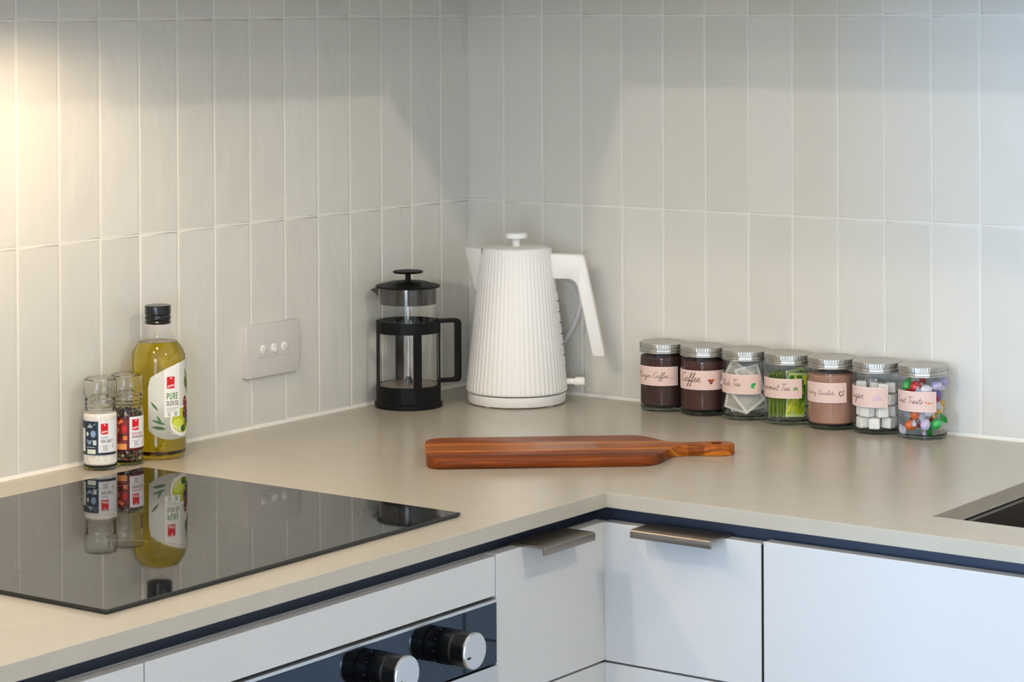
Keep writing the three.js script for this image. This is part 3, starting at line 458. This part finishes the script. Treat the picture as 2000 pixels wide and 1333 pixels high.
// ───────────── storage jars ─────────────
const GLYPH = {
  o: [1, [.5, 1, .1, .7, .1, .2, .5, 0, .8, .4, .6, .9, 1, .8]], f: [.72, [0, .1, .5, .8, .9, 2, .6, 2.2, .4, 1.2, .2, -1, 0, -1, .3, 0, .8, .4]], e: [.8, [0, .3, .6, .6, .6, .95, .3, .95, .1, .4, .4, 0, .9, .3]],
  l: [.65, [0, .1, .6, 1.5, .6, 2.2, .3, 2.1, .2, .5, .4, 0, .8, .3]], u: [1, [0, .8, .1, .2, .4, 0, .7, .4, .8, .9, .8, .2, 1.1, .2]], n: [1, [0, .9, .1, 0, .3, .7, .6, 1, .7, .4, .8, 0, 1.1, .3]],
  g: [.9, [.7, .9, .2, .9, .1, .2, .5, .1, .7, .8, .6, -.8, .2, -1.1, .1, -.7, .9, .3]], r: [.8, [0, .3, .3, 1, .4, .8, .7, .85, .6, .2, .9, .1]], a: [.95, [.7, .9, .2, .9, .1, .2, .4, 0, .7, .8, .7, .1, 1, .2]],
  c: [.75, [.7, .8, .4, 1, .1, .5, .3, 0, .8, .3]], k: [.9, [.1, 2.2, .1, 0], [.7, 1, .15, .5, .7, 0, .9, .2]], p: [.9, [.1, 1, .05, -1.1], [.1, .7, .5, 1, .8, .6, .5, .1, .1, .2]],
  m: [1.25, [0, .9, .1, 0, .3, .9, .5, .9, .5, 0, .7, .9, .9, .9, 1, 0, 1.3, .3]], i: [.5, [.2, .9, .2, .1, .5, .2], [.35, 1.5, .4, 1.6]], t: [.6, [.3, 1.9, .2, .2, .5, .1], [0, 1.2, .7, 1.3]],
  h: [.9, [.2, 2.2, .1, 0], [.1, .6, .5, 1, .6, .1, .9, .2]], s: [.7, [.1, .2, .5, 1.1, .6, .3, .3, 0, 0, .15]], w: [1.2, [0, .9, .2, 0, .5, .8, .7, 0, 1, .9, 1.2, .8]], ' ': [.7],
  C: [1.3, [1.3, 1.9, .9, 2.2, .2, 1.4, .2, .3, .7, 0, 1.3, .5]], P: [1.3, [.3, 2, .2, -.1], [0, 1.8, .8, 2.3, 1.2, 1.7, .9, 1.1, .3, 1]], B: [1.4, [.3, 2, .2, 0], [0, 1.8, .8, 2.3, 1.1, 1.7, .5, 1.1, 1.2, .8, 1, .1, .2, 0]],
  T: [1.1, [0, 2, .6, 2.2, 1.5, 2.1], [.8, 2.1, .6, .8, .5, 0]], D: [1.5, [.4, 2, .2, 0, .9, .1, 1.4, 1, 1, 2, .3, 2.1, 0, 1.8]], S: [1.2, [1.1, 1.9, .7, 2.2, .3, 1.7, .8, 1, .7, .2, .2, 0, 0, .4]],
};
function script(c, text, x, y, s, col) {
  c.strokeStyle = col; c.lineWidth = Math.max(3, s * 0.14); c.lineCap = c.lineJoin = 'round';
  for (const ch of text) {
    const [adv, ...strokes] = GLYPH[ch];
    for (const q of strokes) { const p = []; for (let i = 0; i < q.length; i += 2) p.push([x + s * (q[i] + 0.22 * q[i + 1]), y - s * q[i + 1]]); c.beginPath(); c.moveTo(...p[0]); for (let i = 1; i < p.length - 1; i++) c.quadraticCurveTo(p[i][0], p[i][1], (p[i][0] + p[i + 1][0]) / 2, (p[i][1] + p[i + 1][1]) / 2); c.lineTo(...p[p.length - 1]); c.stroke(); }
    x += s * adv;
  }
}
const ICON = {
  cup: (c, x, y) => { c.strokeStyle = '#c99a8c'; c.lineWidth = 7; c.beginPath(); c.arc(x, y, 46, 0, 7); c.stroke(); c.beginPath(); c.arc(x, y + 6, 26, 0, Math.PI); c.closePath(); c.stroke(); },
  cherries: (c, x, y) => { for (const [a, b, k] of [[-30, -8, '#8c3a1c'], [22, -4, '#a8461f'], [-4, 34, '#7d2d18']]) blob(c, x + a, y + b, 27, 23, k); leaf(c, x + 10, y - 20, 66, 14, -0.7, '#c79a3a'); leaf(c, x + 30, y - 10, 56, 12, -0.2, '#b8862f'); },
  leaves: (c, x, y) => { leaf(c, x - 50, y + 34, 128, 46, -0.55, '#2fa556'); leaf(c, x - 52, y + 20, 90, 36, 0.35, '#37b45e'); leaf(c, x - 40, y - 10, 90, 26, -0.2, '#2a9a4e'); },
  mint: (c, x, y) => { for (const a of [-1.57, -0.5, 0.5, -2.6, -3.6]) leaf(c, x, y, 52, 20, a, '#4f8f3e'); },
  choc: (c, x, y) => { c.strokeStyle = '#5d3a30'; c.lineWidth = 15; c.beginPath(); c.arc(x, y, 36, 0.2, 3.6); c.stroke(); blob(c, x - 18, y - 26, 20, 10, '#7a4a3c', -0.5); c.lineWidth = 8; c.beginPath(); c.moveTo(x + 6, y - 16); c.lineTo(x + 48, y - 42); c.moveTo(x + 46, y - 50); c.lineTo(x + 46, y - 6); c.stroke(); },
  cubes: (c, x, y) => { c.strokeStyle = '#cfaed0'; c.lineWidth = 11; c.strokeRect(x - 62, y + 0, 36, 34); c.strokeRect(x - 14, y - 44, 38, 78); c.strokeRect(x + 34, y - 6, 34, 40); },
  sweets: (c, x, y) => { for (const [a, b, k] of [[-46, 0, '#e59a7c'], [0, 8, '#e0836a'], [44, 14, '#e9a58c']]) { blob(c, x + a, y + b, 24, 17, k, 0.4); leaf(c, x + a - 20, y + b - 4, 24, 12, 3.5, k); leaf(c, x + a + 18, y + b + 6, 24, 12, 0.4, k); } },
};
const RJ = 0.0348, JZ = 0.0385;
const jarGlass = lathe([[0, 0.0068], [0.0300, 0.0066], [0.0335, 0.0080], [RJ, 0.0110], [RJ, 0.0800], [0.0342, 0.0835], [0.0330, 0.0858], [0.0328, 0.0890]], 72);
const jarBase = creased(lathe([[0, 0.0006], [0.0300, 0.0004], [0.0335, 0.0016], [0.0345, 0.0040], [0.0346, 0.0076], [0.0330, 0.0070], [0.0300, 0.0058], [0, 0.0058]], 72), 0.6);
const lidGeo = (() => { // knurled upper rim, plain skirt and rolled lower edge
  const parts = [lathe([[0, 0.1030], [0.0290, 0.1030], [0.0310, 0.1036], [0.0340, 0.1042], [0.0349, 0.1038], [0.0354, 0.1028]], 96), lathe([[0.0354, 0.0975], [0.0343, 0.0966], [0.0343, 0.0958], [0.0352, 0.0946], [0.0353, 0.0925], [0.0346, 0.0916], [0.0357, 0.0908], [0.0359, 0.0899], [0.0351, 0.0893], [0.0335, 0.0893]], 96)];
  const N = 120, pos = [], idx = [], uv = []; for (let i = 0; i <= N; i++) { const r = 0.0354 + (i % 2 ? -0.0004 : 0.0001), a = i / N * 2 * Math.PI; pos.push(r * Math.sin(a), 0.0975, r * Math.cos(a), r * Math.sin(a), 0.1028, r * Math.cos(a)); uv.push(0, 0, 0, 1); if (i < N) { const k = 2 * i; idx.push(k, k + 2, k + 1, k + 1, k + 2, k + 3); } }
  const kn = new THREE.BufferGeometry(); kn.setAttribute('position', new THREE.Float32BufferAttribute(pos, 3)); kn.setAttribute('uv', new THREE.Float32BufferAttribute(uv, 2)); kn.setIndex(idx); kn.computeVertexNormals();
  return creased(mergeGeometries([...parts, kn].map((g) => { const q = g.toNonIndexed(); return q; })), 0.5);
})();
const JARS = [
  ['Plunger Coffee', 0.4005, 35.7, 38, 'glass jar of ground coffee next to the kettle, pink label with a cup drawing', 'cup', 915, 198, 51],
  ['Coffee', 0.4740, 31.6, 62, 'glass jar of instant coffee, pink label with a berry drawing', 'cherries', 735, 130, 77],
  ['Black Tea', 0.5480, 30.6, 41, 'glass jar of white tea bags, pink label with a green leaf', 'leaves', 874, 222, 53],
  ['Peppermint Tea', 0.6210, 29.7, 36, 'glass jar of green sachets, pink label with a small green sprig', 'mint', 908, 139, 54],
  ['Drinking Chocolate', 0.6945, 28.7, 38, 'glass jar of pale brown chocolate powder, pink label', 'choc', 924, 238, 36],
  ['Sugar', 0.7685, 27.7, 27, 'glass jar of white sugar cubes, pink label with a lilac drawing', 'cubes', 850, 285, 66],
  ['Sweet Treats', 0.8425, 26.6, 33, 'glass jar of colourful wrapped sweets, pink label', 'sweets', 898, 269, 51],
];
const jarX = {};
for (const [text, x, turn, a1, label, icon, ix, tx, sc] of JARS) {
  jarX[icon] = x;
  const j = thing('storage_jar', label, 'jar', x, 0, JZ, turn * D, 'labelled jars along the kettle wall');
  mesh('glass', jarGlass, M.glass, j); mesh('glass_base', jarBase, M.thickGlass, j); mesh('lid', lidGeo, M.lidMetal, j);
  const tex = canvasTex(1024, 330, (c, w, h) => { c.fillStyle = '#e8ccc4'; c.fillRect(0, 0, w, h); c.strokeStyle = '#f5ded9'; c.lineWidth = 14; c.strokeRect(5, 5, w - 10, h - 10); script(c, text, tx, 200, sc, '#3b2c2a'); ICON[icon](c, ix, 175); });
  const lb = mesh('paper_label', wrap(RJ + 0.0003, a1 - 150, a1, 0.0405, 0.0695, 48, 2), mat({ c: '#ffffff', map: tex, roughness: 0.55 }), j);
  lb.userData = { label: 'pink label with handwriting reading ' + text };
}
stuff('ground_coffee', 'dark brown ground coffee filling the jar next to the kettle', 'coffee', heap(0.0338, 0.0085, 0.0835, 0.001), mat({ c: '#ffffff', map: grain([0.13, 0.055, 0.04], [0.27, 0.125, 0.09], 30, 1), roughness: 0.8 }), jarX.cup, 0, JZ);
stuff('instant_coffee', 'reddish brown instant coffee filling the jar with berry label', 'coffee', heap(0.0338, 0.0085, 0.0825, 0.0015), mat({ c: '#ffffff', map: grain([0.16, 0.06, 0.04], [0.33, 0.14, 0.10], 24, 2), roughness: 0.8 }), jarX.cherries, 0, JZ);
stuff('chocolate_powder', 'pale brown drinking chocolate powder filling its jar', 'powder', heap(0.0338, 0.0085, 0.0800, 0.002), mat({ c: '#ffffff', map: grain([0.57, 0.42, 0.36], [0.68, 0.52, 0.45], 10, 3), roughness: 0.9 }), jarX.choc, 0, JZ);
// tea bags: crimped paper pockets with a dark filling showing through
function pocket(w, h, t, n = 10) { // pillow-shaped flat bag with a flat crimped border
  const pos = [], uv = [], idx = []; for (const s of [1, -1]) { const o = pos.length / 3; for (let i = 0; i <= n; i++) for (let k = 0; k <= n; k++) { const u = i / n, v = k / n, e = Math.min(1, 5 * Math.min(u, 1 - u, v, 1 - v) - 0.35), z = s * (0.0002 + t * Math.max(0, e) * Math.sqrt(Math.sin(Math.PI * u) * Math.sin(Math.PI * v)) * (1 + 0.25 * fbm(u * 6, v * 6, t * 900, 2))); pos.push((u - 0.5) * w, (v - 0.5) * h, z); uv.push(u, v); } for (let i = 0; i < n; i++) for (let k = 0; k < n; k++) { const a = o + i * (n + 1) + k, b = a + n + 1; if (s > 0) idx.push(a, b, b + 1, a, b + 1, a + 1); else idx.push(a, b + 1, b, a, a + 1, b + 1); } }
  const g = new THREE.BufferGeometry(); g.setAttribute('position', new THREE.Float32BufferAttribute(pos, 3)); g.setAttribute('uv', new THREE.Float32BufferAttribute(uv, 2)); g.setIndex(idx); g.computeVertexNormals(); return g;
}
{
  const bagTex = dataTex(256, 256, (u, v) => { const e = Math.min(u, 1 - u, v, 1 - v), n = fbm(u * 14, v * 14, 8, 3), k = e < 0.09 ? 0.86 : 0.72 + 0.22 * n; return [k, k * 0.99, k * 0.95]; }, true);
  const m = mat({ c: '#ffffff', map: bagTex, roughness: 0.9 }), geo = pocket(0.044, 0.048, 0.0035);
  const spots = [[0.004, 0.0360, 0.0215, 8, 0, 38], [-0.012, 0.0315, 0.0120, -24, 6, -14], [0.014, 0.034, 0.008, 32, -8, 6], [-0.003, 0.0360, 0.001, 8, 4, 8], [0.000, 0.034, -0.011, -10, -6, 10], [0.006, 0.0600, 0.0170, 6, -8, 14], [-0.012, 0.0590, 0.0050, -30, 10, -32], [0.004, 0.0575, -0.005, 12, 3, 6]];
  for (const [x, y, z, ry, rx, rz] of spots) {
    const b = solo('tea_bag', 'white paper tea bag inside the jar with the green leaf label', 'tea bag', geo, m, 'tea bags in the jar');
    const th = 30.6 * D; b.position.set(jarX.leaves + x * Math.cos(th) + z * Math.sin(th), y, JZ - x * Math.sin(th) + z * Math.cos(th)); b.rotation.set(rx * D, th + ry * D, rz * D, 'YXZ'); if (Math.hypot(x, z) > 0.016) b.scale.setScalar(0.84);
  }
}
{ // peppermint sachets: a row on edge and two seen from the front
  const sachetTex = (a, b, cc) => dataTex(128, 256, (u, v) => { const e = v < 0.06 || v > 0.94 || u < 0.04 || u > 0.96, n = 0.5 + fbm(u * 5, v * 6, a[0] * 40, 3), t = Math.max(0, Math.min(1, (v + u * 0.5 - 0.45) * 2)); return e ? [0.78, 0.85, 0.55] : [0, 1, 2].map((k) => (n > 0.62 ? cc[k] : a[k] + (b[k] - a[k]) * t)); }, true);
  const ms = [mat({ c: '#ffffff', map: sachetTex([0.72, 0.78, 0.10], [0.20, 0.48, 0.10], [0.86, 0.88, 0.25]), roughness: 0.35 }), mat({ c: '#ffffff', map: sachetTex([0.62, 0.76, 0.14], [0.40, 0.56, 0.12], [0.74, 0.84, 0.28]), roughness: 0.4 }), mat({ c: '#ffffff', map: sachetTex([0.80, 0.82, 0.80], [0.68, 0.72, 0.70], [0.45, 0.62, 0.25]), roughness: 0.35 })];
  const geo = pocket(0.040, 0.066, 0.0009, 8), th = 29.7 * D;
  const spots = []; for (let i = 0; i < 9; i++) spots.push([-0.0235 + i * 0.0036, 0.0425 + (i % 3) * 0.001, 0.0040, 66 + (i % 4) * 2, 0, (i % 2) * 2 - 1, 1, i < 2 ? 0.55 : 0.8]);
  spots.push([0.0125, 0.0430, 0.0130, 28, 3, -4, 0, 0.78], [0.0150, 0.0480, 0.0065, 38, -3, 8, 2, 0.86], [0.0130, 0.0430, -0.004, 40, 2, -6, 1, 0.9], [0.0080, 0.0440, -0.014, 12, 0, 4, 0, 0.85]);
  for (const [x, y, z, ry, rx, rz, k, s] of spots) {
    const onEdge = ry > 60;
    const b = solo('tea_sachet', onEdge ? 'green tea sachet standing on edge in the peppermint jar' : k === 2 ? 'white and green tea sachet turned outwards in the peppermint jar' : 'green tea sachet leaning behind the row in the peppermint jar', 'sachet', geo, ms[k], onEdge ? 'sachets standing on edge' : k === 2 ? undefined : 'sachets leaning in the peppermint jar');
    b.position.set(jarX.mint + x * Math.cos(th) + z * Math.sin(th), y, JZ - x * Math.sin(th) + z * Math.cos(th)); b.rotation.set(rx * D, th + ry * D, rz * D, 'YXZ'); b.scale.set(s, 1, 1);
  }
}
{ // sugar cubes in loose layers
  const geo = new RoundedBoxGeometry(0.0152, 0.0152, 0.0152, 2, 0.0016), sugar = mat({ c: '#f4f3ee', roughness: 0.75, bumpMap: grain([0.3, 0.3, 0.3], [0.7, 0.7, 0.7], 60, 6), bumpScale: 0.0004 });
  for (let l = 0; l < 4; l++) for (let i = 0; i < 7; i++) {
    if ((l === 3 && i % 3 === 1) || (l === 2 && i === 4)) continue;
    const c = solo('sugar_cube', 'white sugar cube in the sugar jar', 'sugar cube', geo, sugar, 'cubes in the sugar jar');
    const a = i ? (i / 6) * 2 * Math.PI + l * 0.52 + 0.35 : 0, r = i ? 0.0212 : 0; c.position.set(jarX.cubes + r * Math.sin(a), 0.0152 + l * 0.0168 + rr(0, 0.0008), JZ + r * Math.cos(a)); c.rotation.set(l ? rr(-0.08, 0.08) : 0, a + rr(-0.12, 0.12), l ? rr(-0.08, 0.08) : 0);
  }
}
{ // wrapped sweets
  const body = new THREE.SphereGeometry(1, 20, 14); { const p = body.attributes.position; for (let i = 0; i < p.count; i++) { const x = p.getX(i), y = p.getY(i), z = p.getZ(i), s = 1 + 0.16 * fbm(x * 2.4 + 3, y * 2.4, z * 2.4, 3) ; p.setXYZ(i, 0.0095 * s * x, 0.0074 * s * y, 0.0074 * s * z); } body.computeVertexNormals(); }
  const fan = (() => { const pos = [], idx = [], n = 18; for (let i = 0; i <= n; i++) { const a = (i / n - 0.5) * 2.1, zz = (i % 2 ? 1 : -1) * 0.0017; pos.push(0.0085, 0, 0, 0.0085 + 0.0105 * Math.cos(a), 0.0100 * Math.sin(a), zz); if (i < n) { const k = 2 * i; idx.push(k, k + 1, k + 3); } } const g = new THREE.BufferGeometry(); g.setAttribute('position', new THREE.Float32BufferAttribute(pos, 3)); g.setIndex(idx); return creased(g, 0.1); })();
  const wr = (c, o = {}) => mat({ c, roughness: 0.22, clearcoat: 0.6, side: THREE.DoubleSide, ...o });
  const K = { orange: wr('#e0651c'), green: wr('#2fb654'), red: wr('#c51622'), purple: wr('#5a3a8c'), white: wr('#e4e2ea'), yellow: wr('#e8b23a'), lilac: wr('#c9bfe0') };
  const spots = [['orange', -0.0165, 0.0185, 0.0120, 20, 25], ['lilac', 0.0035, 0.0205, 0.0170, 75, 65], ['green', 0.0185, 0.0195, 0.0085, -20, 40], ['red', -0.002, 0.0180, -0.010, 10, 0], ['orange', -0.0105, 0.0360, 0.0165, 70, 65], ['white', 0.0100, 0.0395, 0.0165, 15, 30], ['yellow', 0.0215, 0.0400, 0.0000, 60, 15], ['purple', -0.012, 0.0400, -0.010, 30, 20], ['red', 0.003, 0.0550, 0.0150, 0, 10], ['purple', 0.0195, 0.0590, 0.0060, 20, 70], ['yellow', -0.0160, 0.0550, 0.0060, 40, 20], ['white', 0.0050, 0.0700, 0.0165, 35, 10], ['red', -0.0100, 0.0745, 0.0150, 30, 40], ['green', -0.0215, 0.0735, 0.0010, 70, 60], ['lilac', 0.0185, 0.0745, 0.0060, 15, 25]];
  const th = 26.6 * D;
  const seen = new Map(); spots.forEach(([c]) => seen.set(c, (seen.get(c) || 0) + 1));
  for (const [c, x, y, z, ry, rz] of spots) {
    const words = { orange: 'orange', green: 'green', red: 'red', purple: 'purple', white: 'silvery white', yellow: 'yellow', lilac: 'lilac' }[c];
    const s = thing('wrapped_sweet', words + ' twist-wrapped sweet ' + (y < 0.025 ? 'on the floor of the jar' : y < 0.045 ? 'in the second layer of the jar' : y < 0.06 ? 'behind the pink jar label' : 'just under the jar lid'), 'sweet', jarX.sweets + x * Math.cos(th) + z * Math.sin(th), y, JZ - x * Math.sin(th) + z * Math.cos(th), 0, 'sweets in ' + words + ' wrappers');
    s.rotation.set(0, th + ry * D, rz * D, 'YXZ'); s.scale.setScalar(1.0);
    mesh('sweet_body', body, K[c], s); const m2 = c === 'orange' || c === 'purple' ? K.white : K[c]; mesh('wrapper_twist', fan, m2, s); const f2 = mesh('wrapper_twist', fan, m2, s); f2.rotation.y = Math.PI;
  }
}

// ───────────── serving board ─────────────
{
  const b = new THREE.Shape();
  b.moveTo(0.032, 0.109); b.lineTo(0.285, 0.109); b.bezierCurveTo(0.325, 0.109, 0.322, 0.052, 0.352, 0.0475); b.bezierCurveTo(0.365, 0.0455, 0.378, 0.0455, 0.388, 0.0485); b.bezierCurveTo(0.412, 0.055, 0.428, 0.046, 0.4275, 0.031); b.bezierCurveTo(0.428, 0.016, 0.412, 0.0075, 0.388, 0.0135); b.bezierCurveTo(0.378, 0.0165, 0.365, 0.0165, 0.352, 0.0145); b.bezierCurveTo(0.322, 0.010, 0.330, -0.057, 0.285, -0.057); b.lineTo(0.026, -0.057); b.quadraticCurveTo(0.002, -0.057, 0.0, -0.033); b.lineTo(0.0, 0.075); b.quadraticCurveTo(0.002, 0.109, 0.032, 0.109);
  const h = new THREE.Path(); h.absellipse(0.4025, 0.0315, 0.0098, 0.0098, 0, 2 * Math.PI, true); b.holes.push(h);
  const g = new THREE.ExtrudeGeometry(b, { depth: 0.0105, bevelEnabled: true, bevelSize: 0.002, bevelOffset: -0.002, bevelThickness: 0.002, bevelSegments: 4, curveSegments: 20 });
  g.translate(0, 0, 0.002); g.rotateX(-Math.PI / 2);     // local x along the board, z across towards the sink
  const q = creased(g, 0.6), p = q.attributes.position, uv = new Float32Array(p.count * 2);
  for (let i = 0; i < p.count; i++) { uv[2 * i] = p.getX(i) / 0.44; uv[2 * i + 1] = (p.getZ(i) + 0.112 + (0.0145 - p.getY(i)) * 0.9) / 0.185; }
  q.setAttribute('uv', new THREE.BufferAttribute(uv, 2));
  const wood = dataTex(1024, 512, (u, v) => {
    const warp = v + 0.02 * fbm(u * 2.2, v * 3, 2, 3), fine = fbm(u * 5, warp * 60, 5, 4) * 1.3, mid = fbm(u * 1.6, warp * 15, 9, 3) * 1.3;
    const heart = [0.52, 0.25, 0.055], sap = [0.90, 0.57, 0.18], dark = [0.28, 0.12, 0.04];
    const band = (c, w) => Math.exp(-Math.pow((warp - c) / w, 2)); let s = 0.70 * band(0.33, 0.05) + 0.95 * band(0.61, 0.026) + 0.40 * band(0.46, 0.14); const d = 0.55 * band(0.83, 0.06) + 0.40 * band(0.99, 0.06) + Math.max(0, mid) * 0.7;
    let col = heart.map((k, i) => k + (sap[i] - k) * Math.min(1, s * (0.75 + 0.6 * fine)) ); col = col.map((k, i) => k + (dark[i] - k) * Math.min(0.8, Math.max(0, d)));
    const knot = u > 0.78 ? Math.max(0, fbm(u * 26, v * 14, 11, 3)) * 1.6 * Math.min(1, (u - 0.78) * 14) : 0, f = 1 + 0.42 * fine + 0.16 * mid;
    return col.map((k, i) => (k + knot * [0.30, 0.14, 0.01][i] - (u > 0.82 && u < 0.87 ? 0.16 * [1, 0.7, 0.4][i] * Math.max(0, 0.6 + fbm(u * 30, v * 8, 4, 2)) : 0)) * f);
  }, true);
  wood.wrapS = wood.wrapT = THREE.MirroredRepeatWrapping;
  const t = thing('serving_board', 'long reddish brown wooden paddle board with a hole in its handle', 'board', 0.378, 0.0002, 0.6027, Math.atan2(0.632, 0.775));
  mesh('paddle', q, mat({ c: '#ffffff', map: wood, roughness: 0.42, specularIntensity: 0.4 }), t);
  const st = mesh('clear_sticker', rbox(0.152, 0.235, 0.0146, 0.0148, -0.062, 0.0, 0.00008, 1), mat({ c: '#fff6ea', transparent: true, opacity: 0.045, roughness: 0.25 }), t); st.userData = { label: 'clear film sticker' };
}

renderer.render(scene, camera);
